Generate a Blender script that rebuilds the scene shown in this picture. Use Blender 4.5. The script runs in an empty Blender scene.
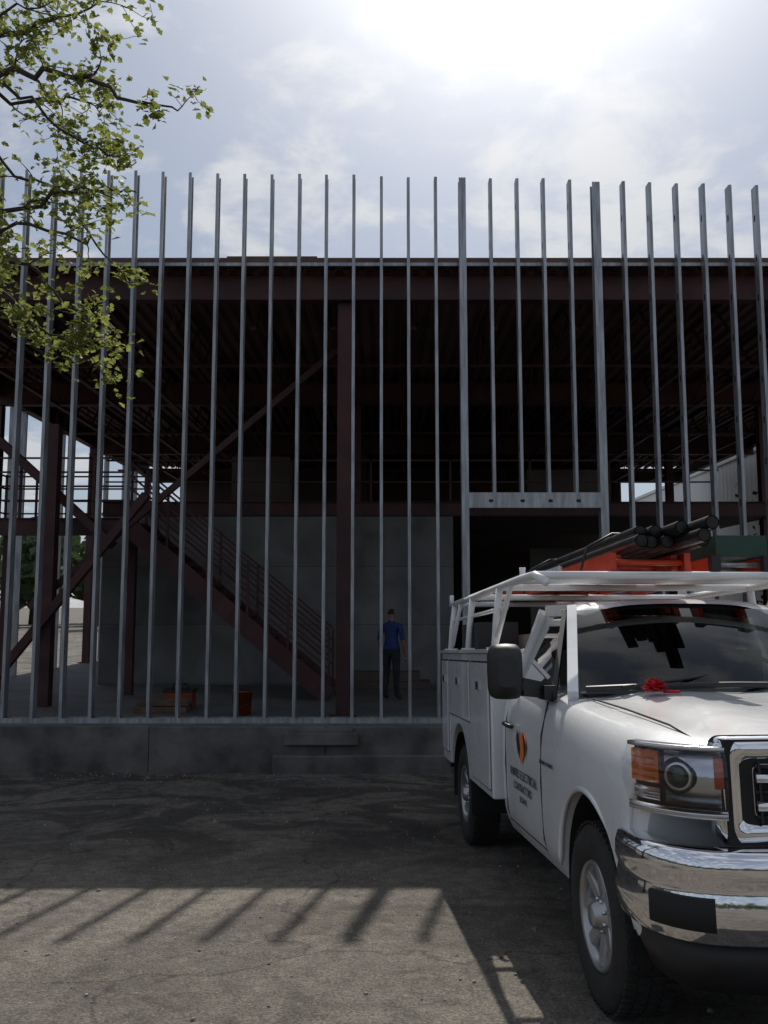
import bpy, bmesh, math, random
from mathutils import Vector, Matrix, noise
random.seed(7)
scene=bpy.context.scene
scene.view_settings.view_transform='Standard'; scene.view_settings.look='None'; scene.view_settings.exposure=0; scene.view_settings.gamma=1
R=math.radians
SL=0.055   # lot slope
# ------------------------------------------------------------------ materials
def mat(name,col,rough=.6,metal=0,var=.0,scale=5,bump=0,bscale=40,col2=None,coat=0,detail=6,emit=None,stretch=None):
    m=bpy.data.materials.new(name); m.use_nodes=True
    nt=m.node_tree; b=nt.nodes['Principled BSDF']
    b.inputs['Roughness'].default_value=rough; b.inputs['Metallic'].default_value=metal
    if coat: b.inputs['Coat Weight'].default_value=coat; b.inputs['Coat Roughness'].default_value=.04
    c=(*col,1)
    tc=nt.nodes.new('ShaderNodeTexCoord')
    src=tc.outputs['Object']
    if stretch:
        mp=nt.nodes.new('ShaderNodeMapping'); mp.inputs['Scale'].default_value=stretch
        nt.links.new(src,mp.inputs[0]); src=mp.outputs[0]
    if var>0 or col2:
        n=nt.nodes.new('ShaderNodeTexNoise'); n.inputs['Scale'].default_value=scale; n.inputs['Detail'].default_value=detail
        nt.links.new(src,n.inputs['Vector'])
        r=nt.nodes.new('ShaderNodeValToRGB')
        r.color_ramp.elements[0].position=.35; r.color_ramp.elements[1].position=.65
        if col2: a=c; d=(*col2,1)
        else:
            a=tuple(max(0,x*(1-var)) for x in col)+(1,); d=tuple(min(1,x*(1+var)) for x in col)+(1,)
        r.color_ramp.elements[0].color=a; r.color_ramp.elements[1].color=d
        nt.links.new(n.outputs['Fac'],r.inputs[0]); nt.links.new(r.outputs[0],b.inputs['Base Color'])
        mr=nt.nodes.new('ShaderNodeMapRange'); mr.inputs['To Min'].default_value=max(0,rough-.08*bool(rough>.1)); mr.inputs['To Max'].default_value=min(1,rough+.08)
        nt.links.new(n.outputs['Fac'],mr.inputs[0]); nt.links.new(mr.outputs[0],b.inputs['Roughness'])
    else: b.inputs['Base Color'].default_value=c
    if bump:
        n2=nt.nodes.new('ShaderNodeTexNoise'); n2.inputs['Scale'].default_value=bscale; n2.inputs['Detail'].default_value=5
        nt.links.new(src,n2.inputs['Vector'])
        bp=nt.nodes.new('ShaderNodeBump'); bp.inputs['Strength'].default_value=bump; bp.inputs['Distance'].default_value=.02
        nt.links.new(n2.outputs['Fac'],bp.inputs['Height']); nt.links.new(bp.outputs[0],b.inputs['Normal'])
    return m
M={}
M['galv']=mat('galvanised_steel',(.33,.345,.365),.42,.5,var=.25,scale=3,stretch=(6,6,.8))
M['redsteel']=mat('red_primer_steel',(.068,.023,.023),.6,0,var=.35,scale=2)
M['deck']=mat('roof_deck_underside',(.11,.065,.052),.7,0,var=.4,scale=.8)
M['conc']=mat('concrete',(.13,.125,.12),.85,0,col2=(.19,.18,.175),scale=1.6,bump=.35,bscale=18)
M['concd']=mat('concrete_stained',(.06,.057,.054),.9,0,col2=(.15,.143,.135),scale=2.2,bump=.5,bscale=14)
M['slab']=mat('slab',(.12,.115,.11),.8,0,var=.2,scale=1.2)
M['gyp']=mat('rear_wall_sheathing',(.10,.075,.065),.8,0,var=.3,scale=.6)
M['paint']=mat('white_truck_paint',(.72,.725,.73),.28,0,var=.04,scale=2,coat=.8)
M['rackw']=mat('white_rack_paint',(.75,.75,.75),.4,0,var=.06,scale=6)
M['chrome']=mat('chrome',(.8,.8,.82),.06,1)
M['chromed']=mat('dull_chrome',(.55,.55,.57),.2,1)
M['rim']=mat('rim_alloy',(.42,.42,.43),.35,.8,var=.1,scale=9)
M['black']=mat('black_plastic',(.014,.014,.015),.5,0,var=.2,scale=9)
M['gap']=mat('panel_gap',(.012,.012,.012),.8)
M['tyre']=mat('tyre_rubber',(.022,.021,.02),.8,0,var=.3,scale=12,bump=.3,bscale=60)
M['amber']=mat('amber_lens',(.8,.2,.02),.15,0,coat=1)
M['redl']=mat('red_amber_lens',(.5,.09,.03),.18,0,coat=1)
M['redcloth']=mat('red_ribbon',(.45,.012,.02),.5,0,var=.3,scale=40)
M['orange']=mat('orange_fibreglass',(.55,.055,.02),.45,0,var=.15,scale=8)
M['bucket']=mat('orange_plastic',(.25,.04,.015),.5,0,var=.2,scale=8)
M['green']=mat('dark_green_case',(.01,.05,.03),.5,0,var=.2)
M['pipe']=mat('black_iron_pipe',(.035,.032,.034),.35,.5,var=.3,scale=6)
M['seat']=mat('seat_cloth',(.03,.03,.033),.9)
M['white']=mat('white_siding',(.80,.80,.79),.55,0,var=.05,scale=.6)
M['bark']=mat('bark',(.06,.048,.04),.9,0,var=.35,scale=20,bump=.6,bscale=60)
M['logo_o']=mat('decal_orange',(.8,.2,.03),.4); M['logo_k']=mat('decal_black',(.02,.02,.025),.4)
M['wood']=mat('lumber',(.14,.09,.06),.8,0,var=.3,scale=5)
M['skin']=mat('skin',(.28,.15,.10),.6); M['shirt']=mat('blue_shirt',(.02,.045,.17),.8,0,var=.15,scale=14)
M['trouser']=mat('dark_trousers',(.02,.022,.03),.9,0,var=.3,scale=10); M['hair']=mat('dark_hair',(.02,.014,.01),.8); M['boot']=mat('boots',(.06,.035,.02),.7)
M['stone']=mat('stones',(.2,.18,.16),.9,0,var=.4,scale=30)
# leaf
def leafmat(name,c1,c2,trans=.55):
    m=bpy.data.materials.new(name); m.use_nodes=True; nt=m.node_tree
    b=nt.nodes['Principled BSDF']; out=nt.nodes['Material Output']; b.inputs['Roughness'].default_value=.55
    tc=nt.nodes.new('ShaderNodeTexCoord'); n=nt.nodes.new('ShaderNodeTexNoise'); n.inputs['Scale'].default_value=3.5
    nt.links.new(tc.outputs['Object'],n.inputs['Vector'])
    r=nt.nodes.new('ShaderNodeValToRGB'); r.color_ramp.elements[0].position=.35; r.color_ramp.elements[1].position=.65
    r.color_ramp.elements[0].color=(*c1,1); r.color_ramp.elements[1].color=(*c2,1)
    nt.links.new(n.outputs['Fac'],r.inputs[0]); nt.links.new(r.outputs[0],b.inputs['Base Color'])
    t=nt.nodes.new('ShaderNodeBsdfTranslucent'); nt.links.new(r.outputs[0],t.inputs['Color'])
    mx=nt.nodes.new('ShaderNodeMixShader'); mx.inputs[0].default_value=trans
    nt.links.new(b.outputs[0],mx.inputs[1]); nt.links.new(t.outputs[0],mx.inputs[2]); nt.links.new(mx.outputs[0],out.inputs[0])
    return m
M['leaf']=leafmat('young_leaf',(.14,.165,.035),(.25,.275,.075))
M['farleaf']=leafmat('distant_foliage',(.03,.05,.018),(.07,.1,.035),.25)
# glass
def glassmat(name,tint,refl_rough=.02):
    m=bpy.data.materials.new(name); m.use_nodes=True; nt=m.node_tree; nt.nodes.remove(nt.nodes['Principled BSDF'])
    out=nt.nodes['Material Output']; t=nt.nodes.new('ShaderNodeBsdfTransparent'); t.inputs[0].default_value=(*tint,1)
    g=nt.nodes.new('ShaderNodeBsdfGlossy'); g.inputs['Roughness'].default_value=refl_rough
    f=nt.nodes.new('ShaderNodeFresnel'); f.inputs['IOR'].default_value=1.6
    mx=nt.nodes.new('ShaderNodeMixShader'); nt.links.new(f.outputs[0],mx.inputs[0]); nt.links.new(t.outputs[0],mx.inputs[1]); nt.links.new(g.outputs[0],mx.inputs[2])
    nt.links.new(mx.outputs[0],out.inputs[0]); return m
M['glass']=glassmat('vehicle_glass',(.30,.34,.33))
M['lens']=glassmat('clear_lens',(.92,.93,.95))
# asphalt
def asphalt():
    m=bpy.data.materials.new('weathered_asphalt'); m.use_nodes=True; nt=m.node_tree; L=nt.links; b=nt.nodes['Principled BSDF']
    tc=nt.nodes.new('ShaderNodeTexCoord')
    def N(s,d=6,dist=0,ro=.6):
        n=nt.nodes.new('ShaderNodeTexNoise'); n.inputs['Scale'].default_value=s; n.inputs['Detail'].default_value=d; n.inputs['Distortion'].default_value=dist; n.inputs['Roughness'].default_value=ro
        L.new(tc.outputs['Object'],n.inputs['Vector']); return n.outputs['Fac']
    def ramp(src,p0,c0,p1,c1):
        r=nt.nodes.new('ShaderNodeValToRGB'); e=r.color_ramp.elements; e[0].position=p0;e[1].position=p1;e[0].color=(*c0,1);e[1].color=(*c1,1); L.new(src,r.inputs[0]); return r.outputs[0]
    def mix(a,bb,f,mode='MIX'):
        x=nt.nodes.new('ShaderNodeMix'); x.data_type='RGBA'; x.blend_type=mode
        if isinstance(f,float): x.inputs[0].default_value=f
        else: L.new(f,x.inputs[0])
        L.new(a,x.inputs[6]); L.new(bb,x.inputs[7]); return x.outputs[2]
    base=ramp(N(.7,7,.4),.3,(.128,.116,.102),.7,(.215,.194,.168))
    grit=ramp(N(70,3,0,.8),.38,(.35,.35,.35),.66,(1.55,1.5,1.42))
    c=mix(base,grit,.85,'MULTIPLY')
    mid=ramp(N(9,5,.3),.35,(.72,.72,.72),.65,(1.18,1.18,1.15)); c=mix(c,mid,1.0,'MULTIPLY')
    stain=ramp(N(.42,6,1.2),.50,(1,1,1),.60,(.6,.58,.57)); c=mix(c,stain,.75,'MULTIPLY')
    spots=ramp(N(3.2,5,.8,.55),.60,(1,1,1),.68,(.6,.59,.58)); c=mix(c,spots,.8,'MULTIPLY')
    spx=nt.nodes.new('ShaderNodeSeparateXYZ'); L.new(tc.outputs['Object'],spx.inputs[0])
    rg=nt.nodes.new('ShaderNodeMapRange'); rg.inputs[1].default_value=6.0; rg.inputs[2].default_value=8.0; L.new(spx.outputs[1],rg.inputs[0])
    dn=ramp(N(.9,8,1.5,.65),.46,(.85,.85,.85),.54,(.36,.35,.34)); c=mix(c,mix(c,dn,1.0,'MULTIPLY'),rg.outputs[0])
    fl=ramp(N(26,4,0,.7),.64,(0,0,0),.70,(1,1,1)); dust=nt.nodes.new('ShaderNodeRGB'); dust.outputs[0].default_value=(.27,.245,.21,1)
    c=mix(c,dust.outputs[0],fl)
    v=nt.nodes.new('ShaderNodeTexVoronoi'); v.feature='DISTANCE_TO_EDGE'; v.inputs['Scale'].default_value=.33
    nz=nt.nodes.new('ShaderNodeTexNoise'); nz.inputs['Scale'].default_value=1.6; nz.inputs['Detail'].default_value=6
    L.new(tc.outputs['Object'],nz.inputs['Vector'])
    ad=nt.nodes.new('ShaderNodeMixRGB'); ad.blend_type='ADD'; ad.inputs[0].default_value=.9
    L.new(tc.outputs['Object'],ad.inputs[1]); L.new(nz.outputs['Color'],ad.inputs[2]); L.new(ad.outputs[0],v.inputs['Vector'])
    cr=ramp(v.outputs['Distance'],.0,(.35,.35,.35),.007,(1,1,1)); c=mix(c,cr,.8,'MULTIPLY')
    L.new(c,b.inputs['Base Color']); b.inputs['Roughness'].default_value=.9
    n=N(60,6,0,.75); n3=N(5,4)
    a=nt.nodes.new('ShaderNodeMath'); a.operation='MULTIPLY_ADD'; L.new(n3,a.inputs[0]); a.inputs[1].default_value=1.5; L.new(n,a.inputs[2])
    bp=nt.nodes.new('ShaderNodeBump'); bp.inputs['Strength'].default_value=.8; bp.inputs['Distance'].default_value=.025; L.new(a.outputs[0],bp.inputs['Height']); L.new(bp.outputs[0],b.inputs['Normal'])
    return m
M['asphalt']=asphalt()
# concrete block
def blocks():
    m=bpy.data.materials.new('concrete_block'); m.use_nodes=True; nt=m.node_tree; L=nt.links; b=nt.nodes['Principled BSDF']
    tc=nt.nodes.new('ShaderNodeTexCoord'); sp=nt.nodes.new('ShaderNodeSeparateXYZ'); L.new(tc.outputs['Object'],sp.inputs[0])
    cb=nt.nodes.new('ShaderNodeCombineXYZ'); L.new(sp.outputs[0],cb.inputs[0]); L.new(sp.outputs[2],cb.inputs[1])
    br=nt.nodes.new('ShaderNodeTexBrick'); br.inputs['Scale'].default_value=1; br.inputs['Brick Width'].default_value=2.4; br.inputs['Row Height'].default_value=1.2; br.inputs['Mortar Size'].default_value=.008; br.offset=0
    br.inputs['Color1'].default_value=(.21,.21,.205,1); br.inputs['Color2'].default_value=(.17,.17,.17,1); br.inputs['Mortar'].default_value=(.11,.11,.11,1)
    L.new(cb.outputs[0],br.inputs[0])
    n=nt.nodes.new('ShaderNodeTexNoise'); n.inputs['Scale'].default_value=1.1; n.inputs['Detail'].default_value=8; n.inputs['Distortion'].default_value=.6; L.new(tc.outputs['Object'],n.inputs['Vector'])
    r=nt.nodes.new('ShaderNodeValToRGB'); r.color_ramp.elements[0].color=(.6,.6,.6,1); r.color_ramp.elements[1].color=(1.1,1.1,1.1,1); r.color_ramp.elements[0].position=.3; r.color_ramp.elements[1].position=.65
    L.new(n.outputs[0],r.inputs[0])
    mx=nt.nodes.new('ShaderNodeMix'); mx.data_type='RGBA'; mx.blend_type='MULTIPLY'; mx.inputs[0].default_value=1; L.new(br.outputs[0],mx.inputs[6]); L.new(r.outputs[0],mx.inputs[7])
    L.new(mx.outputs[2],b.inputs['Base Color']); b.inputs['Roughness'].default_value=.85
    return m
M['block']=blocks()
# ------------------------------------------------------------------ mesh builder
class MB:
    def __init__(s): s.v=[];s.f=[];s.m=[];s.mats=[];s.sm=[]
    def mi(s,k):
        if k not in s.mats: s.mats.append(k)
        return s.mats.index(k)
    def add(s,vs,fs,k,smooth=False):
        o=len(s.v); s.v+= [tuple(p) for p in vs]; i=s.mi(k)
        for f in fs: s.f.append([a+o for a in f]); s.m.append(i); s.sm.append(smooth)
    def box(s,x0,x1,y0,y1,z0,z1,k,M4=None):
        vs=[Vector((x,y,z)) for z in(z0,z1) for y in(y0,y1) for x in(x0,x1)]
        if M4: vs=[M4@v for v in vs]
        s.add(vs,[(0,2,3,1),(4,5,7,6),(0,1,5,4),(2,6,7,3),(0,4,6,2),(1,3,7,5)],k)
    def beam(s,p,q,w,h,k,up=Vector((0,0,1))):
        p=Vector(p);q=Vector(q);d=(q-p).normalized()
        a=d.cross(up); 
        if a.length<1e-3: a=Vector((1,0,0))
        a.normalize(); b=a.cross(d).normalized()
        vs=[]
        for c in(p,q):
            for i,j in((-1,-1),(1,-1),(1,1),(-1,1)): vs.append(c+a*i*w/2+b*j*h/2)
        s.add(vs,[(0,1,2,3),(7,6,5,4),(0,4,5,1),(1,5,6,2),(2,6,7,3),(3,7,4,0)],k)
    def tube(s,pts,rs,k,n=10,smooth=True,caps=True):
        pts=[Vector(p) for p in pts]
        if not isinstance(rs,(list,tuple)): rs=[rs]*len(pts)
        vs=[];fs=[]; ref=None
        for i,p in enumerate(pts):
            d=(pts[min(i+1,len(pts)-1)]-pts[max(i-1,0)]).normalized()
            if ref is None:
                ref=Vector((0,0,1)) if abs(d.z)<.9 else Vector((1,0,0))
            a=(ref-d*ref.dot(d)).normalized(); ref=a; b=d.cross(a)
            for j in range(n):
                t=2*math.pi*j/n; vs.append(p+(a*math.cos(t)+b*math.sin(t))*rs[i])
        for i in range(len(pts)-1):
            for j in range(n): fs.append((i*n+j,i*n+(j+1)%n,(i+1)*n+(j+1)%n,(i+1)*n+j))
        if caps: fs.append(list(range(n))[::-1]); fs.append([ (len(pts)-1)*n+j for j in range(n)])
        s.add(vs,fs,k,smooth)
    def lathe(s,prof,k,c,n=40,smooth=True,side=1):  # axis X, prof=(xoff,r)
        vs=[];fs=[];c=Vector(c)
        for x,r in prof:
            for j in range(n):
                t=2*math.pi*j/n; vs.append(c+Vector((x*side,r*math.cos(t),r*math.sin(t))))
        for i in range(len(prof)-1):
            for j in range(n): fs.append((i*n+j,i*n+(j+1)%n,(i+1)*n+(j+1)%n,(i+1)*n+j))
        s.add(vs,fs,k,smooth)
    def grid(s,rows,k,smooth=True,closev=False):
        vs=[p for r in rows for p in r]; w=len(rows[0]); fs=[]
        for i in range(len(rows)-1):
            for j in range(w-1+(1 if closev else 0)): fs.append((i*w+j,i*w+(j+1)%w,(i+1)*w+(j+1)%w,(i+1)*w+j))
        s.add(vs,fs,k,smooth)
    def obj(s,name,parent=None,bevel=0,recalc=True):
        me=bpy.data.meshes.new(name); me.from_pydata(s.v,[],s.f)
        for k in s.mats: me.materials.append(M[k])
        for p,i,sm in zip(me.polygons,s.m,s.sm): p.material_index=i; p.use_smooth=sm
        if recalc:
            bm=bmesh.new(); bm.from_mesh(me); bmesh.ops.recalc_face_normals(bm,faces=bm.faces); bm.to_mesh(me); bm.free()
        o=bpy.data.objects.new(name,me); scene.collection.objects.link(o)
        if parent: o.parent=parent
        if bevel:
            b=o.modifiers.new('b','BEVEL'); b.width=bevel; b.segments=2; b.limit_method='ANGLE'; b.angle_limit=R(35)
        return o
def empty(name,loc=(0,0,0),rot=None):
    e=bpy.data.objects.new(name,None); scene.collection.objects.link(e); e.location=loc
    if rot: e.rotation_euler=rot
    return e
# ------------------------------------------------------------------ camera
cam=bpy.data.cameras.new('cam'); co=bpy.data.objects.new('camera',cam); scene.collection.objects.link(co)
cam.sensor_fit='VERTICAL'; cam.sensor_height=36; cam.lens=860/1024*36; cam.clip_end=3000; cam.clip_start=.05
co.location=(0,0,1.6); co.rotation_euler=(R(90+6.17),0,0); scene.camera=co
# ------------------------------------------------------------------ world + sun
sv=Vector((.19,1,1.14)).normalized(); elev=math.asin(sv.z); az=math.atan2(sv.x,sv.y)
w=bpy.data.worlds.new('World'); scene.world=w; w.use_nodes=True; nt=w.node_tree; L=nt.links; bg=nt.nodes['Background']
sky=nt.nodes.new('ShaderNodeTexSky'); sky.sky_type='NISHITA'; sky.sun_disc=False; sky.sun_elevation=elev; sky.sun_rotation=az; sky.dust_density=1.0; sky.air_density=1.0; sky.ozone_density=1.0
bg.inputs[1].default_value=.085
tc=nt.nodes.new('ShaderNodeTexCoord'); sp=nt.nodes.new('ShaderNodeSeparateXYZ'); L.new(tc.outputs['Generated'],sp.inputs[0])
def mth(op,a,b=None,c=None,clamp=False):
    n=nt.nodes.new('ShaderNodeMath'); n.operation=op; n.use_clamp=clamp
    for i,x in enumerate((a,b,c)):
        if x is None: continue
        if isinstance(x,(int,float)): n.inputs[i].default_value=x
        else: L.new(x,n.inputs[i])
    return n.outputs[0]
zz=mth('ADD',mth('MAXIMUM',sp.outputs[2],0.0),.18)
cx=mth('DIVIDE',sp.outputs[0],zz); cy=mth('DIVIDE',sp.outputs[1],zz)
cb=nt.nodes.new('ShaderNodeCombineXYZ'); L.new(cx,cb.inputs[0]); L.new(cy,cb.inputs[1]); cb.inputs[2].default_value=3.7
n1=nt.nodes.new('ShaderNodeTexNoise'); n1.inputs['Scale'].default_value=4.2; n1.inputs['Detail'].default_value=12; n1.inputs['Roughness'].default_value=.58; n1.inputs['Distortion'].default_value=.25
L.new(cb.outputs[0],n1.inputs['Vector'])
mk=nt.nodes.new('ShaderNodeMapRange'); mk.interpolation_type='SMOOTHSTEP'; mk.inputs[1].default_value=.45; mk.inputs[2].default_value=.64; L.new(n1.outputs[0],mk.inputs[0])
vd=nt.nodes.new('ShaderNodeVectorMath'); vd.operation='DOT_PRODUCT'; L.new(tc.outputs['Generated'],vd.inputs[0]); vd.inputs[1].default_value=sv
dt=mth('MAXIMUM',vd.outputs['Value'],0.0)
glow=mth('MULTIPLY',mth('POWER',dt,9.0),3.4)
glow2=mth('MULTIPLY',mth('POWER',dt,40.0),14.0)
g=mth('ADD',glow,glow2)
ha=nt.nodes.new('ShaderNodeMix'); ha.data_type='RGBA'; ha.inputs[0].default_value=.6; L.new(sky.outputs[0],ha.inputs[6]); ha.inputs[7].default_value=(3.7,4.3,5.5,1)
cm=nt.nodes.new('ShaderNodeMix'); cm.data_type='RGBA'; L.new(mth('MULTIPLY',mk.outputs[0],.85),cm.inputs[0]); L.new(ha.outputs[2],cm.inputs[6]); cm.inputs[7].default_value=(7.2,7.35,7.6,1)
gc=nt.nodes.new('ShaderNodeMix'); gc.data_type='RGBA'; gc.blend_type='ADD'; gc.inputs[0].default_value=1; gc.clamp_result=False
vm=nt.nodes.new('ShaderNodeVectorMath'); vm.operation='SCALE'; vm.inputs[0].default_value=(1,.98,.93); L.new(g,vm.inputs['Scale'])
L.new(cm.outputs[2],gc.inputs[6]); L.new(vm.outputs[0],gc.inputs[7]); L.new(gc.outputs[2],bg.inputs[0])
sl=bpy.data.lights.new('sun','SUN'); sl.energy=4.4; sl.angle=R(.55); sl.color=(1,.95,.87)
so=bpy.data.objects.new('sun',sl); scene.collection.objects.link(so); so.rotation_euler=(-sv).to_track_quat('-Z','Y').to_euler()
# ------------------------------------------------------------------ ground
def gz(y): 
    y=max(-8,min(12.3,y)); return -SL*y
b=MB()
xs=[-700,-60,-20,20,60,700]; ys=[-700,-8,12.3,60,700]
b.grid([[(x,y,gz(y)) for x in xs] for y in ys],'asphalt',smooth=False)
b.obj('ground')
b=MB()
for i in range(900):
    x=random.uniform(-4.5,4); y=random.uniform(3.2,12.0)
    if random.random()<.4: y=random.uniform(11.3,12.02)
    s=random.uniform(.004,.013)*(1.8 if random.random()<.06 else 1); vs=[];
    c=Vector((x,y,gz(y)+s*.3))
    for dz,rr,n in((-.4,1,5),(.5,.6,5)):
        for j in range(n):
            t=j*1.2566+random.uniform(-.3,.3); vs.append(c+Vector((math.cos(t)*rr*s*random.uniform(.7,1.3),math.sin(t)*rr*s*random.uniform(.7,1.3),dz*s)))
    b.add(vs,[(0,1,2,3,4),(9,8,7,6,5)]+[(j,(j+1)%5,5+(j+1)%5,5+j) for j in range(5)],'stone')
b.obj('gravel_debris')
# ------------------------------------------------------------------ building
XL,XR,YF,YB=-8.6,10.8,12.2,31
bld=empty('steel_frame_building',(0,0,0))
b=MB()
b.box(XL,XR,12.06,YB,-1.2,-.035,'slab'); b.obj('floor_slab',bld)
b=MB() # stem wall panels in front of slab
x=XL
while x<XR:
    w_=random.choice([2.4,1.8,3.0]); x2=min(x+w_,XR)
    b.box(x+.004,x2-.004,11.96+random.uniform(0,.012),12.058,-1.0,-.045-random.uniform(0,.008),'concd'); x=x2
b.box(-1.35,-.35,11.86,11.955,-.28,-.12,'concd'); b.box(-1.28,-.42,11.90,11.955,-.12,-.07,'concd'); b.box(-1.5,.9,11.82,11.955,-.75,-.42,'concd')
b.obj('stem_wall',bld,bevel=.008)
# studs
def stud(b,x,y0,z0,z1,fl=.043,dp=.152,t=.003,o=1,k='galv'):
    xa,xb=(x,x+t) if o>0 else (x-t,x)
    b.box(xa,xb,y0,y0+dp,z0,z1,k)
    f0,f1=(x+t,x+fl) if o>0 else (x-fl,x-t)
    b.box(f0,f1,y0,y0+t,z0,z1,k); b.box(f0,f1,y0+dp-t,y0+dp,z0,z1,k)
    l0,l1=(f1-t,f1) if o>0 else (f0,f0+t)
    b.box(l0,l1,y0+t,y0+.018,z0,z1,k); b.box(l0,l1,y0+dp-.018,y0+dp-t,z0,z1,k)
    z=z0+.6
    sx=x-.001 if o>0 else x+.001
    while z<z1-.3:
        b.add([(sx,y0+.055,z),(sx,y0+.095,z),(sx,y0+.095,z+.1),(sx,y0+.055,z+.1)],[(0,1,2,3)],'gap'); z+=.61
b=MB()
x0=.342; k=-22; pos=[]
while True:
    X=x0+k*.406
    if k>2: X=1.165+(k-2)*.396
    if X>XR-.2: break
    if X>XL: pos.append((k,X))
    k+=1
for k,X in pos:
    top=8.06-.008*(k+14)+random.uniform(-.014,.014)
    zb=-.032
    if 3<=k<=6: zb=3.2
    if k>6: top-=.02
    dx=random.uniform(-.004,.004)
    if k==2:
        stud(b,1.165,YF,-.03,top,.05); stud(b,1.163,YF,-.03,top,.05,o=-1)
    elif k==7:
        stud(b,3.155,YF,-.03,top,.055); stud(b,3.153,YF,-.03,top,.055,o=-1)
    else: stud(b,X+dx,YF,zb,top)
# bottom track
for xa,xb in((XL,1.2),(3.1,XR)):
    b.box(xa,xb,YF-.004,YF+.156,-.034,-.031,'galv'); b.box(xa,xb,YF-.008,YF-.004,-.034,.035,'galv'); b.box(xa,xb,YF+.156,YF+.160,-.034,.035,'galv')
# header
b.box(1.215,3.10,YF-.006,YF-.002,2.98,3.20,'galv'); b.box(1.215,3.10,YF+.150,YF+.154,2.98,3.20,'galv'); b.box(1.215,3.10,YF-.002,YF+.150,2.98,2.983,'galv'); b.box(1.215,3.10,YF-.002,YF+.150,3.197,3.2,'galv')
for hx in(1.5,1.95,2.35,2.75): b.box(hx,hx+.06,YF-.009,YF-.0065,3.06,3.10,'gap')
# slip track angle at roof edge
b.box(XL,XR,YF+.158,YF+.166,6.63,6.68,'galv')
b.obj('stud_wall',bld)
# left side wall studs
b=MB()
for i in range(30):
    y=12.7+i*.61
    if i%5 in(0,1,2): b.box(XL,XL+.15,y,y+.042,-.03,7.3,'galv')
b.obj('side_studs',bld)
# red steel
def ibeam(b,p,q,d,w_,t=.014,k='redsteel',vert=False):
    p=Vector(p);q=Vector(q)
    b.beam(p,q,t,d-2*t,k); u=Vector((0,0,(d-t)/2)); b.beam(p+u,q+u,w_,t,k); b.beam(p-u,q-u,w_,t,k)
b=MB()
# spandrel
ibeam(b,(XL,12.62,6.38),(XR,12.62,6.38),.42,.2)
for y in(18.6,24.8,30.6): ibeam(b,(XL,y,6.22),(XR,y,6.22),.5,.2)
for x in(XL+.12,-.60,8.3):
    for y in(12.75,18.6,24.8,30.6):
        b.box(x-.1,x+.1,y-.1,y+.1,-.03,6.16 if y<13 else 5.95,'redsteel')
        b.box(x-.2,x+.2,y-.18,y+.18,-.034,-.01,'redsteel')
for x in(XL+.1,XR-.1): ibeam(b,(x,12.7,6.38),(x,YB-.3,6.38),.42,.2)
# joists
x=XL+1.4
while x<XR-.4:
    b.beam((x,12.7,6.53),(x,YB-.2,6.53),.09,.06,'redsteel'); b.beam((x,13.3,5.98),(x,YB-.8,5.98),.09,.06,'redsteel')
    y=13.0; up=True
    while y<YB-1:
        b.beam((x,y,6.5 if up else 6.0),(x,y+.52,6.0 if up else 6.5),.03,.03,'redsteel'); up=not up; y+=.52
    x+=1.28
for y in(15.3,21.5,27.5): b.beam((XL,y,5.93),(XR,y,5.93),.05,.05,'redsteel')
# braces
b.beam((-.75,14.4,6.0),(-5.9,14.4,1.55),.10,.10,'redsteel')
b.beam((-8.4,14.6,6.0),(-4.6,14.6,2.6),.14,.14,'redsteel')
b.beam((-6.6,14.0,-.03),(-3.9,14.0,3.4),.13,.13,'redsteel')
b.box(-5.62,-5.42,14.1,14.3,-.03,4.6,'redsteel'); b.box(-6.25,-6.1,15.9,16.05,-.03,4.3,'redsteel')
b.box(-4.75,-4.6,15.9,16.05,-.03,3.2,'redsteel')
b.obj('steel_frame',bld)
# deck corrugated
b=MB(); rows=[[],[]]; x=XL-.05
while x<XR+.05:
    for dx,z in((0,6.57),(.09,6.57),(.12,6.62),(.2,6.62),):
        for r_,y in((0,12.372),(1,YB)): rows[r_].append((x+dx,y,z))
    x+=.23
b.grid(rows,'deck',smooth=False); b.box(XL,XR,12.372,YB,6.626,6.76,'deck')
for xa,xb in((-6.9,-5.5),(-2.35,-1.0)): b.box(xa,xb,12.375,12.7,6.762,6.785,'wood')
b.obj('roof_deck',bld,recalc=False)
# walls inside
b=MB()
b.box(-5.9,1.45,18.0,18.2,-.03,3.45,'block'); b.box(-5.9,-5.7,18.2,YB-.2,-.03,3.45,'block')
b.obj('partition_wall',bld)
b=MB(); b.box(-7.4,8.6,30.93,31.1,-.03,6.64,'gyp'); b.box(3.9,7.6,23.0,23.15,-.03,3.1,'block'); b.obj('rear_wall',bld)
b=MB(); b.box(-5.95,8.3,18.25,30.7,3.47,3.66,'gyp'); ibeam(b,(-5.95,18.1,3.62),(8.3,18.1,3.62),.30,.16)
for i in range(8): b.box(-5.4+i*1.7,-5.36+i*1.7,18.2,18.24,3.66,4.7,'redsteel')
b.box(-5.95,7,18.2,18.24,4.66,4.7,'redsteel'); b.box(-5.95,7,18.2,18.24,4.2,4.23,'redsteel')
b.box(-3.4,-2.1,19,20,3.67,4.9,'gyp'); b.box(3.2,5.0,19,20.5,3.67,4.6,'gyp')
b.obj('mezzanine',bld)
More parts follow.
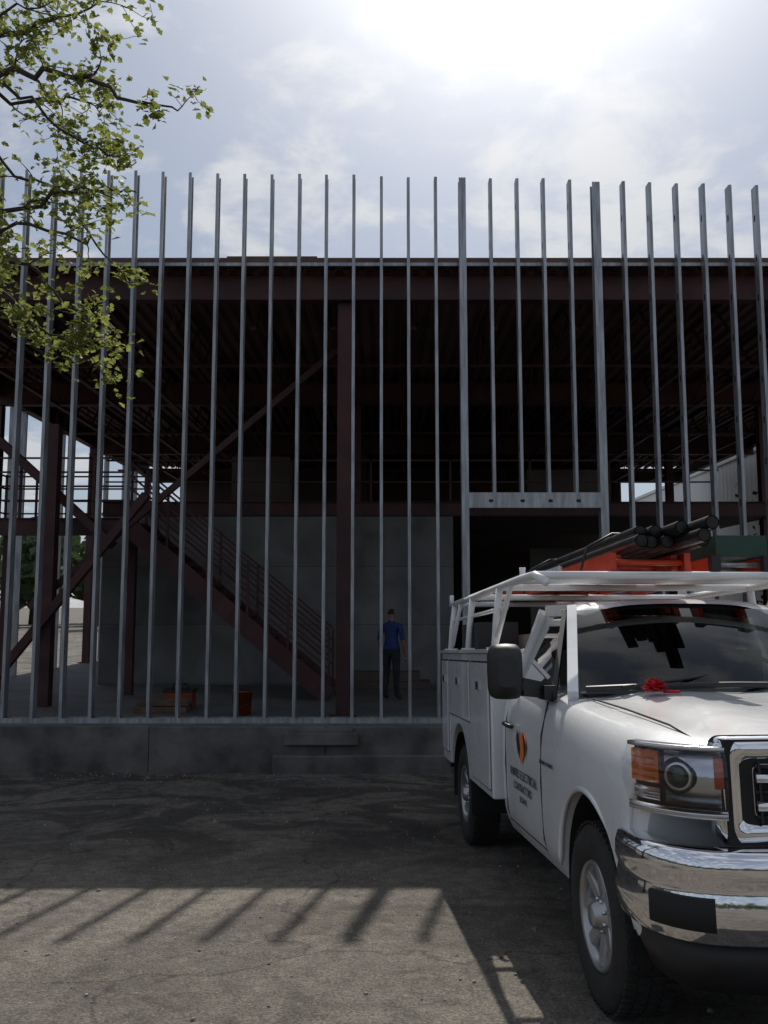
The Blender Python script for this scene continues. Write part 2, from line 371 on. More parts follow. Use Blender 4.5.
# stair
b=MB(); ys0,ys1=15.0,16.2; top=Vector((-4.5,0,3.1)); bot=Vector((-.95,0,0.05))
for y in(ys0,ys1):
    b.beam((top.x,y,top.z-.12),(bot.x,y,bot.z),.05,.32,'redsteel')
    for h in(.35,.58,.8,1.02): b.beam((top.x,y,top.z+h),(bot.x,y,bot.z+h+.1),.035,.035,'redsteel')
    for i in range(6):
        t=i/5; p=top.lerp(bot,t); b.box(p.x-.02,p.x+.02,y-.02,y+.02,p.z-.05,p.z+1.1,'redsteel')
for i in range(17):
    t=(i+.5)/17; p=top.lerp(bot,t); b.box(p.x-.14,p.x+.14,ys0,ys1,p.z-.02,p.z+.02,'redsteel')
b.box(-7.6,-4.5,14.9,17.2,2.98,3.1,'redsteel'); ibeam(b,(-7.6,14.86,2.95),(-4.5,14.86,2.95),.3,.12)
for y in(14.9,17.1):
    for h in(.3,.55,.8,1.05): b.box(-7.6,-4.5,y,y+.035,3.1+h,3.13+h,'redsteel')
    for i in range(6): b.box(-7.6+i*.61,-7.56+i*.61,y,y+.04,3.1,4.2,'redsteel')
for h in(.3,.55,.8,1.05): b.box(-7.6,-7.57,14.9,17.1,3.1+h,3.13+h,'redsteel')
b.box(-7.5,-7.35,15,15.15,-.03,3,'redsteel'); b.box(-7.5,-7.35,16.9,17.05,-.03,3,'redsteel')
b.obj('stair',bld)
# jobsite clutter
def bucket(name,x,y,z,k,r=.15,h=.36):
    b=MB(); vs=[]
    b.tube([(x,y,z),(x,y,z+h*.93),(x,y,z+h*.93),(x,y,z+h)],[r*.85,r,r*1.06,r*1.06],k,20); b.tube([(x,y,z+h),(x,y,z+h+.003)],[r*.9,r*.9],'black',20)
    b.tube([(x-r,y,z+h*.85),(x-r*.8,y-.1,z+h*.5),(x,y-.17,z+h*.35),(x+r*.8,y-.1,z+h*.5),(x+r,y,z+h*.85)],.006,'black',6); b.obj(name)
bucket('orange_bucket',-2.12,13.1,-.03,'bucket')
b=MB()
for i in range(5): b.box(-3.75+random.uniform(-.1,.1),-3.0,13.3+i*.11,13.39+i*.11,-.03+.09*(i%2),.05+.09*(i%2),'wood')
b.obj('lumber_pile',bevel=.004)
b=MB(); b.box(-3.5,-3.05,13.9,14.2,-.03,.22,'bucket'); b.box(-3.52,-3.03,13.88,14.22,.222,.26,'black'); b.tube([(-3.4,14.05,.26),(-3.38,14.05,.34),(-3.17,14.05,.34),(-3.15,14.05,.26)],.012,'black',8); b.obj('tool_box',bevel=.01)
b=MB(); b.box(-1.0,.9,16.9,17.5,-.03,.12,'gyp'); b.box(-.8,.7,16.95,17.45,.122,.3,'gyp'); b.obj('drywall_stack',bevel=.005)
# white neighbouring metal building
nb=empty('white_metal_building')
b=MB(); rows=[[],[]]; y=19.0; i=0
while y<40:
    for dy,dx in((0,0),(.2,0),(.23,.008),(.29,.008)):
        for r_,z in((0,-.7),(1,6.35)): rows[r_].append((11.6-dx,y+dy,z))
    y+=.32
b.grid(rows,'white',smooth=False); b.box(11.62,24,19,40,-.7,6.3,'white'); b.obj('siding',nb,recalc=False)
b=MB(); b.box(11.52,24.1,18.9,40.1,6.36,6.5,'white'); b.box(11.52,11.56,24,25.4,-.6,1.7,'gap'); b.obj('roof',nb,bevel=.02)
# distant tree row
b=MB()
for i in range(230):
    a=i/230*2*math.pi+random.uniform(-.01,.01); rad=random.uniform(85,120); h=random.uniform(7,13); cxx,cyy=rad*math.sin(a),rad*math.cos(a)
    b.tube([(cxx,cyy,-.7),(cxx+random.uniform(-.4,.4),cyy,h*.6)],[.35,.15],'bark',6)
    for j in range(85):
        u=Vector((random.gauss(0,1),random.gauss(0,1),random.gauss(0,1))).normalized()*random.uniform(.55,1)
        p=Vector((cxx+u.x*4.2,cyy+u.y*4.2,h*.55+u.z*h*.45)); s=random.uniform(.5,1.1)
        q=Matrix.Rotation(random.uniform(0,6.28),3,Vector((random.random()-.5,random.random()-.5,random.random()-.5)).normalized())
        b.add([p+q@Vector((-s,-s*.6,0)),p+q@Vector((s,-s*.7,.2)),p+q@Vector((s*.6,s,0)),p+q@Vector((-s*.8,s*.7,.3))],[(0,1,2,3)],'farleaf')
b.obj('distant_tree_row',recalc=False)
# ------------------------------------------------------------------ near tree
random.seed(21)
b=MB(); lf=MB()
def leaf(p,s):
    q=Matrix.Rotation(random.uniform(0,6.28),3,'Z')@Matrix.Rotation(random.uniform(-1.1,1.1),3,'X')@Matrix.Rotation(random.uniform(-.7,.7),3,'Y')
    L_=[(0,0,0),(s*.35,s*.28,.1*s),(s*.55,s*.2,.08*s),(s*.6,s*.42,.14*s),(s*1.0,0,-.06*s),(s*.6,-s*.42,.14*s),(s*.55,-s*.2,.08*s),(s*.35,-s*.28,.1*s)]
    lf.add([p+q@Vector(v) for v in L_],[(0,1,2,4),(2,3,4),(0,4,6,7),(4,5,6)],'leaf')
def cluster(p,n,sp=.04):
    for _ in range(n): leaf(p+Vector((random.gauss(0,sp),random.gauss(0,sp),random.gauss(0,sp))),random.uniform(.04,.08))
def twig(p,d,ln,r,dep):
    pts=[p.copy()]; n=5; d=d.normalized()
    for i in range(n):
        d=(d+Vector((random.gauss(0,.22),random.gauss(0,.22),random.gauss(0,.2)))).normalized(); pts.append(pts[-1]+d*ln/n)
    b.tube(pts,[max(.0022,r*(1-.7*i/n)) for i in range(n+1)],'bark',6,caps=False)
    if dep>0:
        for i in range(1,n+1):
            if random.random()<.65: twig(pts[i],(d+Vector((random.gauss(0,.8),random.gauss(0,.8),random.gauss(0,.6)))),ln*random.uniform(.4,.65),r*.55,dep-1)
    if dep<=1:
        for i in range(2,n):
            if random.random()<.24: cluster(pts[i],random.randint(2,4))
        cluster(pts[-1],random.randint(4,8))
def limb(pts,r0,r1,tw=.8,ln=.4,dep=1):
    P=[Vector(p) for p in pts]; Q=[]
    for i in range(len(P)-1):
        for j in range(5):
            t=j/5; c=P[i].lerp(P[i+1],t)
            if i+j>0: c+=Vector((random.gauss(0,.022),random.gauss(0,.03),random.gauss(0,.022)))
            Q.append(c)
    Q.append(P[-1]); n=len(Q)-1
    b.tube(Q,[r0+(r1-r0)*i/n for i in range(n+1)],'bark',8)
    for i in range(3,n+1):
        if random.random()<tw:
            d=(Q[i]-Q[i-1]).normalized(); twig(Q[i],d+Vector((random.gauss(0,.7),random.gauss(0,.8),random.gauss(0,.7))),ln*random.uniform(.5,1.1),max(.005,(r0+(r1-r0)*i/n)*.45),dep)
b.tube([(-4.7,6.6,gz(6.6)-.1),(-4.66,6.55,.1),(-4.6,6.5,1.6),(-4.5,6.4,3.2),(-4.4,6.3,4.6),(-4.3,6.4,6),(-4.2,6.5,7.6)],[.26,.19,.16,.14,.11,.08,.04],'bark',14)
limb([(-4.4,6.3,4.6),(-3.3,6.2,5.4),(-2.8,6.1,5.62),(-2.2,6.0,5.5),(-1.8,5.9,5.25),(-1.5,5.9,5.17)],.035,.006,.5,.28)
limb([(-4.45,6.3,4.0),(-3.3,6.1,4.3),(-2.75,6,4.45),(-2.15,5.9,4.6),(-1.75,5.8,4.5)],.032,.005,.5,.3)
limb([(-3.3,6.1,4.3),(-2.65,6.2,4.1),(-2.35,6.2,3.8),(-2.05,6.2,3.5)],.018,.005,.75,.3)
limb([(-3.3,6.1,4.3),(-2.5,5.8,4.25),(-2.0,5.7,4.1),(-1.75,5.7,3.8)],.016,.004,.6,.28)
limb([(-4.4,6.3,5.4),(-3.4,6.4,6.0),(-2.7,6.3,6.1),(-2.2,6.2,6.25)],.03,.006,.8,.4)
limb([(-2.9,6.15,5.55),(-2.4,6.3,5.2),(-2.0,6.3,5.02)],.014,.004,.7,.33)
limb([(-3.3,6.2,5.4),(-2.9,6.4,4.95),(-2.45,6.5,4.85),(-2.1,6.4,4.75)],.016,.004,.6,.33)
limb([(-4.4,6.3,4.9),(-3.3,6.5,5.7),(-2.7,6.7,5.75),(-2.35,6.8,5.8)],.026,.004,.9,.42)
limb([(-3.4,6.4,6.0),(-2.9,6.0,5.9),(-2.4,5.8,5.95)],.018,.004,.95,.4)
limb([(-3.3,6.1,4.3),(-2.95,6.0,4.25),(-2.7,5.9,4.1)],.014,.004,.95,.3)
limb([(-3.6,6.15,4.2),(-2.9,6.3,3.95),(-2.45,6.3,3.6),(-2.2,6.3,3.45)],.016,.004,.9,.26)
for i in range(9):
    a=random.uniform(1.2,5.2); z=random.uniform(3.6,7); c=Vector((-4.35,6.35,z)); e=c+Vector((math.cos(a)*1.6,math.sin(a)*1.6,random.uniform(.3,1.2)))
    limb([c,c.lerp(e,.5)+Vector((0,0,.15)),e],.04,.006,.7,.5)
tr=empty('young_leafy_tree'); b.obj('trunk_and_limbs',tr); lf.obj('foliage',tr,recalc=False)
# dark tree seen at right behind wall
b=MB()
b.tube([(9.4,20.5,-.7),(9.45,20.5,2),(9.55,20.5,4)],[.16,.12,.06],'bark',8)
for j in range(520):
    u=Vector((random.gauss(0,.3),random.gauss(0,.35),random.gauss(0,.8))); p=Vector((9.5,20.5,2.9))+u; s=random.uniform(.05,.12); q=Matrix.Rotation(random.uniform(0,6.28),3,Vector((random.random()-.5,random.random()-.5,random.random())).normalized())
    b.add([p+q@Vector((-s,-s*.5,0)),p+q@Vector((s,-s*.5,0)),p+q@Vector((s*.6,s*.6,0.02)),p+q@Vector((-s*.6,s*.6,0))],[(0,1,2,3)],'farleaf')
b.obj('small_tree',recalc=False)
# ------------------------------------------------------------------ TRUCK
random.seed(5)
TY=4.2; TX=1.95
truck=empty('utility_pickup_truck',(TX,TY,gz(TY)),(-math.atan(SL),0,R(3.85)))
def cr(p0,p1,p2,p3,t):
    return tuple(.5*((2*b_)+(-a+c)*t+(2*a-5*b_+4*c-d)*t*t+(-a+3*b_-3*c+d)*t**3) for a,b_,c,d in zip(p0,p1,p2,p3))
def smoothline(P,n):
    out=[]
    for i in range(len(P)-1):
        a=P[max(i-1,0)]; d=P[min(i+2,len(P)-1)]
        for j in range(n): out.append(cr(a,P[i],P[i+1],d,j/n))
    out.append(P[-1]); return out
def applymods(o):
    dg=bpy.context.evaluated_depsgraph_get(); me=bpy.data.meshes.new_from_object(o.evaluated_get(dg)); o.modifiers.clear(); o.data=me
def cut(o,cyls):
    for (y,z,r,x0_,x1_) in cyls:
        c=MB(); n=48; vs=[]
        for x in(x0_,x1_):
            for j in range(n):
                t=2*math.pi*j/n; vs.append((x,y+r*math.cos(t),z+r*math.sin(t)))
        c.add(vs,[list(range(n))[::-1],list(range(n,2*n))]+[(j,(j+1)%n,n+(j+1)%n,n+j) for j in range(n)],'black')
        co_=c.obj('cutter',truck); m=o.modifiers.new('bo','BOOLEAN'); m.operation='DIFFERENCE'; m.object=co_; m.solver='EXACT'; m.use_self=True
        bpy.context.view_layer.update(); applymods(o); bpy.data.objects.remove(co_)
ST=[]
def st(ys_,xs_,zs_): ST.append([(x,y,z) for x,y,z in zip(xs_,ys_,zs_)])
st([-.90,-.89,-.875,-.83,-.76,-.66,-.62,-.60,-.60],[0,.38,.60,.77,.85,.915,.935,.94,.9],[1.22,1.22,1.20,1.16,1.10,1.0,.88,.66,.5])
st([-.87,-.86,-.845,-.79,-.70,-.60,-.56,-.54,-.54],[0,.38,.61,.79,.885,.95,.965,.965,.92],[1.275,1.275,1.26,1.23,1.17,1.03,.88,.64,.49])
st([-.5]*9,[0,.40,.63,.82,.93,.99,1.0,.995,.95],[1.325,1.33,1.295,1.28,1.225,1.06,.88,.62,.47])
st([.1]*9,[0,.42,.64,.83,.945,1.0,1.012,1.0,.95],[1.365,1.37,1.33,1.315,1.255,1.08,.88,.6,.45])
st([.55]*9,[0,.44,.66,.84,.95,1.0,1.01,1.0,.95],[1.39,1.395,1.36,1.34,1.285,1.1,.88,.58,.44])
st([.85]*9,[0,.44,.66,.85,.95,1.0,1.01,1.0,.95],[1.40,1.40,1.385,1.365,1.31,1.12,.88,.58,.44])
st([1.3]*9,[0,.44,.66,.86,.95,1.0,1.01,1.0,.95],[1.40,1.40,1.39,1.375,1.33,1.14,.88,.58,.44])
st([1.86]*9,[0,.44,.66,.86,.95,1.0,1.01,1.0,.95],[1.40,1.40,1.39,1.375,1.34,1.14,.88,.58,.44])
full=[]
for s in ST:
    half=smoothline(s,4); full.append([(-x,y,z) for x,y,z in half[::-1]]+half[1:])
cols=[smoothline([f[j] for f in full],5) for j in range(len(full[0]))]
rows=[[cols[j][i] for j in range(len(cols))] for i in range(len(cols[0]))]
b=MB(); b.grid(rows,'paint',closev=True)
nw=len(rows[0]); 
b.v.append((0,-.70,.85)); ci=len(b.v)-1
for j in range(nw): b.f.append([ci,(j+1)%nw,j]); b.m.append(0); b.sm.append(False)
o_=(len(rows)-1)*nw; b.f.append([o_+j for j in range(nw)][::-1]); b.m.append(0); b.sm.append(False)
body=b.obj('lower_body',truck)
cut(body,[(0,.46,.50,-1.3,-.6),(0,.46,.50,.6,1.3)])
mdf=body.modifiers.new('es','EDGE_SPLIT'); mdf.split_angle=R(38)
# wheel liners
b=MB()
for sx in(-1,1):
    for yy,rr,xo,zc in((0,.49,.955,.46),(3.5,.485,1.04,.44)):
        rows=[]
        for x in(xo,.55):
            rows.append([(sx*x,yy+rr*math.cos(t),zc+rr*math.sin(t)) for t in [math.pi*(-.08+1.16*j/24) for j in range(25)]])
        b.grid(rows,'gap')
        b.add([(sx*.56,yy+.5,.2),(sx*.56,yy-.5,.2),(sx*.56,yy-.5,.95),(sx*.56,yy+.5,.95)],[(0,1,2,3)],'gap')
b.box(-.5,.5,-.7,4.4,.42,.58,'gap'); b.box(-.08,.08,-.5,4,.3,.42,'gap')
for yy in(0,3.5): b.tube([(-.8,yy,.41),(.8,yy,.41)],.05,'gap',10)
b.tube([(0,3.5,.28),(0,3.5,.56)],.14,'gap',12)
b.obj('chassis',truck)
# flare lips
b=MB()
for sx in(-1,1):
    pts=[]
    for j in range(27):
        t=math.pi*(.03+.95*j/26); c_=math.cos(t)
        pts.append((sx*(1.004-(.045*max(0,-c_)**3)-.012*max(0,c_)**4),.503*c_,.46+.503*math.sin(t)))
    b.tube(pts,[.006]+[.016]*25+[.006],'paint',8)
b.obj('fender_lips',truck)
# wheels
def wheel(name,x,y,sx):
    b=MB(); c=(x,y,.405)
    b.lathe([(-.10,.235),(-.125,.27),(-.13,.33),(-.12,.375),(-.10,.398),(-.05,.405),(.05,.405),(.10,.398),(.12,.375),(.13,.33),(.125,.27),(.10,.235)],'tyre',c,56,side=sx)
    for j in range(56):
        t=2*math.pi*j/56
        for xo in(-.085,.085,-.03,.03):
            tt=t+(.03 if abs(xo)<.05 else 0); q=Matrix.Translation(Vector(c))@Matrix.Rotation(tt,4,'X')
            b.box(xo-.024,xo+.024,-.012,.012,.400,.412,'tyre',q)
    b.lathe([(.105,.24),(.118,.232),(.11,.215),(.06,.205),(-.09,.2)],'rim',c,48,side=sx)
    b.lathe([(.02,.205),(.02,.12)],'gap',c,32,side=sx)
    b.lathe([(.075,.09),(.08,.075),(.125,.055),(.135,.045),(.135,.001)],'rim',c,24,side=sx)
    b.lathe([(.02,.12),(.06,.10),(.075,.088)],'rim',c,32,side=sx)
    for j in range(8):
        t=2*math.pi*j/8; q=Matrix.Translation(Vector(c))@Matrix.Rotation(t,4,'X')
        vs=[q@Vector((sx*xx,yy,zz)) for (xx,yy,zz) in [(.05,-.042,.07),(.05,.042,.07),(.078,.03,.07),(.078,-.03,.07),(.04,-.034,.222),(.04,.034,.222),(.10,.024,.222),(.10,-.024,.222)]]
        b.add(vs,[(0,1,2,3),(4,7,6,5),(3,2,6,7),(0,4,5,1),(1,5,6,2),(0,3,7,4)],'rim')
        t+=.39; q=Matrix.Translation(Vector(c))@Matrix.Rotation(t,4,'X'); a=q@Vector((sx*.075,0,.068)); e=q@Vector((sx*.1,0,.068)); b.tube([a,e],.011,'chromed',8)
    b.obj(name,truck)
for i,(yy,xx) in enumerate(((0,.86),(3.5,.90))):
    wheel('wheel_%d'%(2*i),-xx,yy,-1); wheel('wheel_%d'%(2*i+1),xx,yy,1)
# greenhouse
b=MB(); gl=MB()
def mirx(p): return (-p[0],p[1],p[2])
A0=(-.86,.62,1.36);A1=(-.68,1.20,1.865); B0=(-.93,1.74,1.36);B1=(-.71,1.66,1.885)
for s in(1,-1):
    T=(lambda p:p) if s==1 else mirx
    b.beam(T(A0),T(A1),.06,.085,'paint'); b.beam(T((-.925,.78,1.365)),T((-.715,1.24,1.86)),.03,.035,'black')
    b.beam(T((-.90,1.80,1.34)),T((-.70,1.73,1.88)),.11,.06,'paint',up=Vector((0,1,0))); b.beam(T(A1),T(B1),.05,.07,'paint')
    b.beam(T((-.935,.72,1.365)),T((-.93,1.8,1.378)),.02,.03,'black')
    gl.add([T((-.915,.80,1.37)),T((-.92,1.74,1.375)),T((-.712,1.67,1.855)),T((-.705,1.27,1.845))],[(0,1,2,3)],'glass')
rows=[]
for i in range(7):
    t=i/6; row=[]
    for j in range(13):
        u=-1+2*j/12; xb=u*.83; yb=.49+.13*u*u; zb=1.39-.015*u*u; xt=u*.665; yt=1.12+.075*u*u; zt=1.885-.02*u*u
        bow=math.sin(t*math.pi)*.03
        row.append((xb+(xt-xb)*t,yb+(yt-yb)*t-bow,zb+(zt-zb)*t+bow*.6))
    rows.append(row)
gl.grid(rows,'glass'); gl.add([(-.82,1.82,1.42),(.82,1.82,1.42),(.66,1.77,1.84),(-.66,1.77,1.84)],[(0,1,2,3)],'glass')
gl.obj('windows',truck,recalc=False)
b.tube([(-.80,.575,1.405),(-.5,.50,1.42),(0,.465,1.428),(.5,.50,1.42),(.8,.575,1.405)],.018,'black',8)
b.tube([(-.62,.50,1.42),(-.3,.54,1.45),(-.05,.60,1.485)],.009,'black',6); b.tube([(.0,.47,1.42),(.3,.54,1.45),(.6,.62,1.47)],.009,'black',6)
rr=[]
RS=[(1.12,.60,1.885,.0),(1.17,.67,1.905,.0),(1.3,.70,1.925,0),(1.5,.715,1.935,0),(1.68,.715,1.93,0),(1.77,.70,1.905,0),(1.80,.68,1.87,0)]
for y,wd,z,_ in RS:
    row=[]
    for j in range(15):
        u=-1+2*j/14; e=abs(u)**5; row.append((u*wd,y+ (.06*u*u if y<1.25 else 0),z+.02*(1-u*u)-.055*e))
    rr.append(row)
b.grid(rr,'paint'); b.grid([[ (x,y,z-.03) for x,y,z in r] for r in rr],'seat')
b.box(-.82,.82,1.80,1.85,1.36,1.44,'paint')
b.box(-.78,.78,.62,.95,1.30,1.375,'black'); b.box(-.30,.30,.60,.8,1.372,1.40,'black')
for sx in(-.42,.42):
    b.box(sx-.24,sx+.24,1.45,1.62,1.0,1.62,'seat'); b.box(sx-.12,sx+.12,1.50,1.60,1.64,1.80,'seat')
b.tube([(.42+.18*math.cos(t),1.05+.05*math.sin(t),1.40+.17*math.sin(t)) for t in [2*math.pi*j/20 for j in range(21)]],.014,'black',8)
b.box(-.1,.1,1.17,1.2,1.77,1.83,'black')
b.box(-.70,.70,1.90,1.93,1.42,1.86,'black')
b.tube([(.86,.2,1.31),(.86,.22,1.9)],.003,'black',6)
b.obj('cab_upper',truck,bevel=.006)
# door seams, handle, trim
b=MB()
def sx_at(z):
    pts=[(.44,.95),(.58,1.0),(.88,1.01),(1.14,1.0),(1.34,.95)]
    for (a,xa),(c,xc) in zip(pts,pts[1:]):
        if a<=z<=c: return xa+(xc-xa)*(z-a)/(c-a)
    return .95
for s in(-1,1):
    for yv in(.80,1.76):
        P=[(s*(sx_at(z)+.0025),yv,z) for z in(.5,.58,.7,.88,1.0,1.14,1.24,1.33)]
        b.tube(P,.0045,'gap',6)
    b.tube([(s*(.985),.80,.52),(s*.985,1.76,.52)],.005,'gap',6)
    b.tube([(s*1.017,1.50,1.13),(s*1.04,1.53,1.135),(s*1.04,1.66,1.14),(s*1.015,1.69,1.14)],.014,'black',8)
    b.tube([(s*.745,-.80,1.238),(s*.77,-.5,1.300),(s*.78,0,1.334),(s*.785,.5,1.357)],.005,'gap',6)
b.obj('seams_and_trim',truck)
def text(t,size,x,y,z,k):
    cu=bpy.data.curves.new('txt','FONT'); cu.body=t; cu.size=size; cu.extrude=.0008; cu.align_x='CENTER'
    o=bpy.data.objects.new('door_lettering',cu); scene.collection.objects.link(o); o.parent=truck
    o.rotation_euler=(R(90),0,R(-90)); o.location=(x,y,z); cu.materials.append(M[k])
text('UNIFIED ELECTRICAL',.075,-1.018,1.24,.83,'logo_k'); text('CONTRACTORS',.065,-1.018,1.26,.755,'logo_k'); text('555-0142',.05,-1.014,1.26,.69,'logo_k')
text('LICENSED & BONDED',.03,-1.018,.66,.99,'logo_k')
b=MB()
def blob(pts,k,x): b.add([(x,y,z) for y,z in pts],[list(range(len(pts)))],k)
blob([(1.30+.0,.95),(1.36,1.0),(1.39,1.07),(1.36,1.13),(1.30,1.09),(1.27,1.02)],'logo_k',-1.0185)
blob([(1.24,.93),(1.30,.95),(1.27,1.02),(1.30,1.09),(1.24,1.12),(1.19,1.07),(1.18,.99)],'logo_o',-1.0195)
blob([(1.16,.98),(1.175,.98),(1.185,1.07),(1.21,1.13),(1.15,1.10),(1.12,1.04)],'logo_k',-1.0205)
b.obj('door_logo',truck,recalc=False)
# mirrors
b=MB()
for s in(-1,1):
    cxm=s*1.21; rows=[]
    for yy,k_ in((.66,.55),(.68,.85),(.72,1.0),(.80,1.0),(.82,.93)):
        row=[]
        for j in range(20):
            t=2*math.pi*j/20; c_=math.cos(t);s_=math.sin(t); e=.45
            row.append((cxm+.095*k_*math.copysign(abs(c_)**e,c_),yy,1.50+.155*k_*math.copysign(abs(s_)**e,s_)))
        rows.append(row)
    b.grid(rows,'black',closev=True)
    n=20; b.add(rows[0],[list(range(n))],'black'); b.add(rows[-1],[list(range(n))],'chromed')
    b.beam((s*1.12,.75,1.44),(s*.93,.82,1.40),.05,.05,'black'); b.beam((s*1.12,.75,1.38),(s*.93,.82,1.36),.05,.035,'black')
    b.add([(s*.955,.70,1.33),(s*.945,.96,1.34),(s*.90,.93,1.47),(s*.925,.70,1.36)],[(0,1,2,3)],'black')
    b.box(min(s*.92,s*.99),max(s*.92,s*.99),.74,.90,1.34,1.42,'black')
b.obj('mirrors',truck)
# bumper
def planloft(b,plan,prof,k,smooth=True,closed=True,caps=True):
    P=[Vector((x,y)) for x,y in plan]; rows=[]
    for i,p in enumerate(P):
        d=(P[min(i+1,len(P)-1)]-P[max(i-1,0)]).normalized(); n=Vector((d.y,-d.x))
        rows.append([(p.x+n.x*o,p.y+n.y*o,z) for o,z in prof])
    b.grid(rows,k,smooth,closev=closed)
    if caps and closed:
        m=len(prof); b.add(rows[0],[list(range(m))],k); b.add(rows[-1],[list(range(m))],k)
hp=[(-1.0,-.52),(-1.005,-.62),(-.99,-.76),(-.93,-.88),(-.82,-.96),(-.60,-1.0),(-.3,-1.02),(0,-1.025)]
plan=hp+[(-x,y) for x,y in hp[::-1][1:]]; plan=[(p[0],p[1]) for p in smoothline([(x,y) for x,y in plan],3)]
b=MB()
planloft(b,plan,[(-.06,.895),(.0,.895),(.022,.885),(.034,.85),(.036,.80),(.025,.765),(.03,.74),(.04,.69),(.035,.62),(.015,.575),(-.06,.57)],'chrome')
b.obj('front_bumper',truck)
mdf=bpy.data.objects['front_bumper'].modifiers.new('es','EDGE_SPLIT'); mdf.split_angle=R(50)
b=MB()
seg=[p for p in plan if -.985<p[0]<-.78 and p[1]<-.72]
for s in(1,-1):
    sg=[(p[0]*s,p[1]) for p in seg]
    if s==-1: sg=sg[::-1]
    planloft(b,sg,[(.03,.735),(.046,.73),(.046,.625),(.03,.615)],'gap')
planloft(b,plan,[(-.10,.575),(-.05,.575),(-.05,.47),(-.09,.38),(-.14,.38)],'black')
planloft(b,[p for p in plan if abs(p[0])<.55],[(.028,.72),(.044,.715),(.044,.62),(.03,.61)],'black')
b.box(-.16,.16,-1.075,-1.068,.66,.80,'white')
b.obj('bumper_trim',truck)
# headlights
hl=[(-.972,-.60),(-.96,-.66),(-.94,-.71),(-.895,-.79),(-.84,-.855),(-.77,-.90),(-.735,-.91)]
hls=smoothline(hl,4)
b=MB(); gl=MB()
for s in(1,-1):
    def PL(bb,pl,prof,k,**kw):
        pl=[(p[0]*s,p[1]) for p in pl]
        if s==-1: pl=pl[::-1]
        planloft(bb,pl,prof,k,**kw)
    PL(b,hls,[(-.12,1.245),(-.01,1.245),(-.01,1.0),(-.12,1.0)],'gap')
    PL(b,hls,[(-.02,1.255),(.022,1.250),(.022,1.235),(-.02,1.23)],'chromed')
    PL(b,hls,[(-.02,1.02),(.024,1.02),(.026,.99),(-.02,.98)],'chromed')
    PL(b,hls[:11],[(-.008,1.225),(.006,1.22),(.008,1.10),(-.006,1.095)],'amber')
    PL(b,hls[1:11],[(-.008,1.085),(.004,1.08),(.006,1.035),(-.006,1.033)],'chromed')
    PL(b,hls[11:],[(-.008,1.23),(.0,1.228),(.0,1.03),(-.006,1.028)],'chromed')
    PL(b,hls[20:],[(-.004,1.215),(.010,1.21),(.010,1.10),(-.004,1.095)],'redl')
    for zt in(1.115,1.14,1.165,1.19): PL(b,hls[1:10],[(.004,zt),(.012,zt+.001),(.012,zt+.004),(.004,zt+.005)],'redl')
    c=Vector((-.865*s,-.81,1.135)); n=Vector((-.70*s,-.71,0)).normalized()
    b.tube([c-n*.03,c+n*.012,c+n*.016],[.068,.072,.060],'gap',24); b.tube([c,c+n*.018,c+n*.021],[.056,.056,.049],'chromed',24)
    b.tube([c+n*.0,c+n*.022,c+n*.034,c+n*.042],[.044,.044,.034,.006],'glass',20)
    PL(gl,hls,[(.020,1.24),(.046,1.20),(.05,1.10),(.026,1.01)],'lens',closed=False)
b.obj('headlights',truck); gl.obj('headlight_lenses',truck,recalc=False)
# grille
b=MB()
b.box(-.74,.74,-.93,-.88,.90,1.28,'gap')
def rr_frame(hw,z0,z1,y,r,k,thick,depth):
    pts=[]
    for cx_,cz_,a0 in((hw-r,z1-r,0),(-hw+r,z1-r,90),(-hw+r,z0+r,180),(hw-r,z0+r,270)):
        for j in range(7):
            t=R(a0+15*j); pts.append((cx_+r*math.cos(t),cz_+r*math.sin(t)))
    n=len(pts); rows=[]
    for (dx,dy) in ((0,.09),(0,.01),(.012,-.006),(thick*.5,-.014),(thick-.012,-.004),(thick,.012),(thick+.005,.06)):
        row=[]
        for px,pz in pts:
            cxp=px*(hw-dx)/hw; czp=(z0+z1)/2+(pz-(z0+z1)/2)*(((z1-z0)/2-dx)/((z1-z0)/2)); row.append((cxp,y+dy+.09*(cxp/.75)**2,czp))
        rows.append(row)
    b.grid(rows,k,closev=True)
rr_frame(.755,.895,1.288,-1.0,.045,'chrome',.085,.05)
rr_frame(.645,.985,1.20,-.985,.03,'chromed',.02,.05)
for i in range(5): 
    z=1.0+i*.045
    b.tube([(-.63,-.93,z),(-.3,-.97,z),(0,-.98,z),(.3,-.97,z),(.63,-.93,z)],.009,'black',6)
for i in range(25): b.box(-.62+i*.05,-.61+i*.05,-.945,-.935,.98,1.2,'black')
for zc in(1.04,1.14): b.tube([(-.63,-.94,zc),(-.3,-.985,zc),(0,-.995,zc),(.3,-.985,zc),(.63,-.94,zc)],.02,'chrome',8)
b.obj('grille',truck)
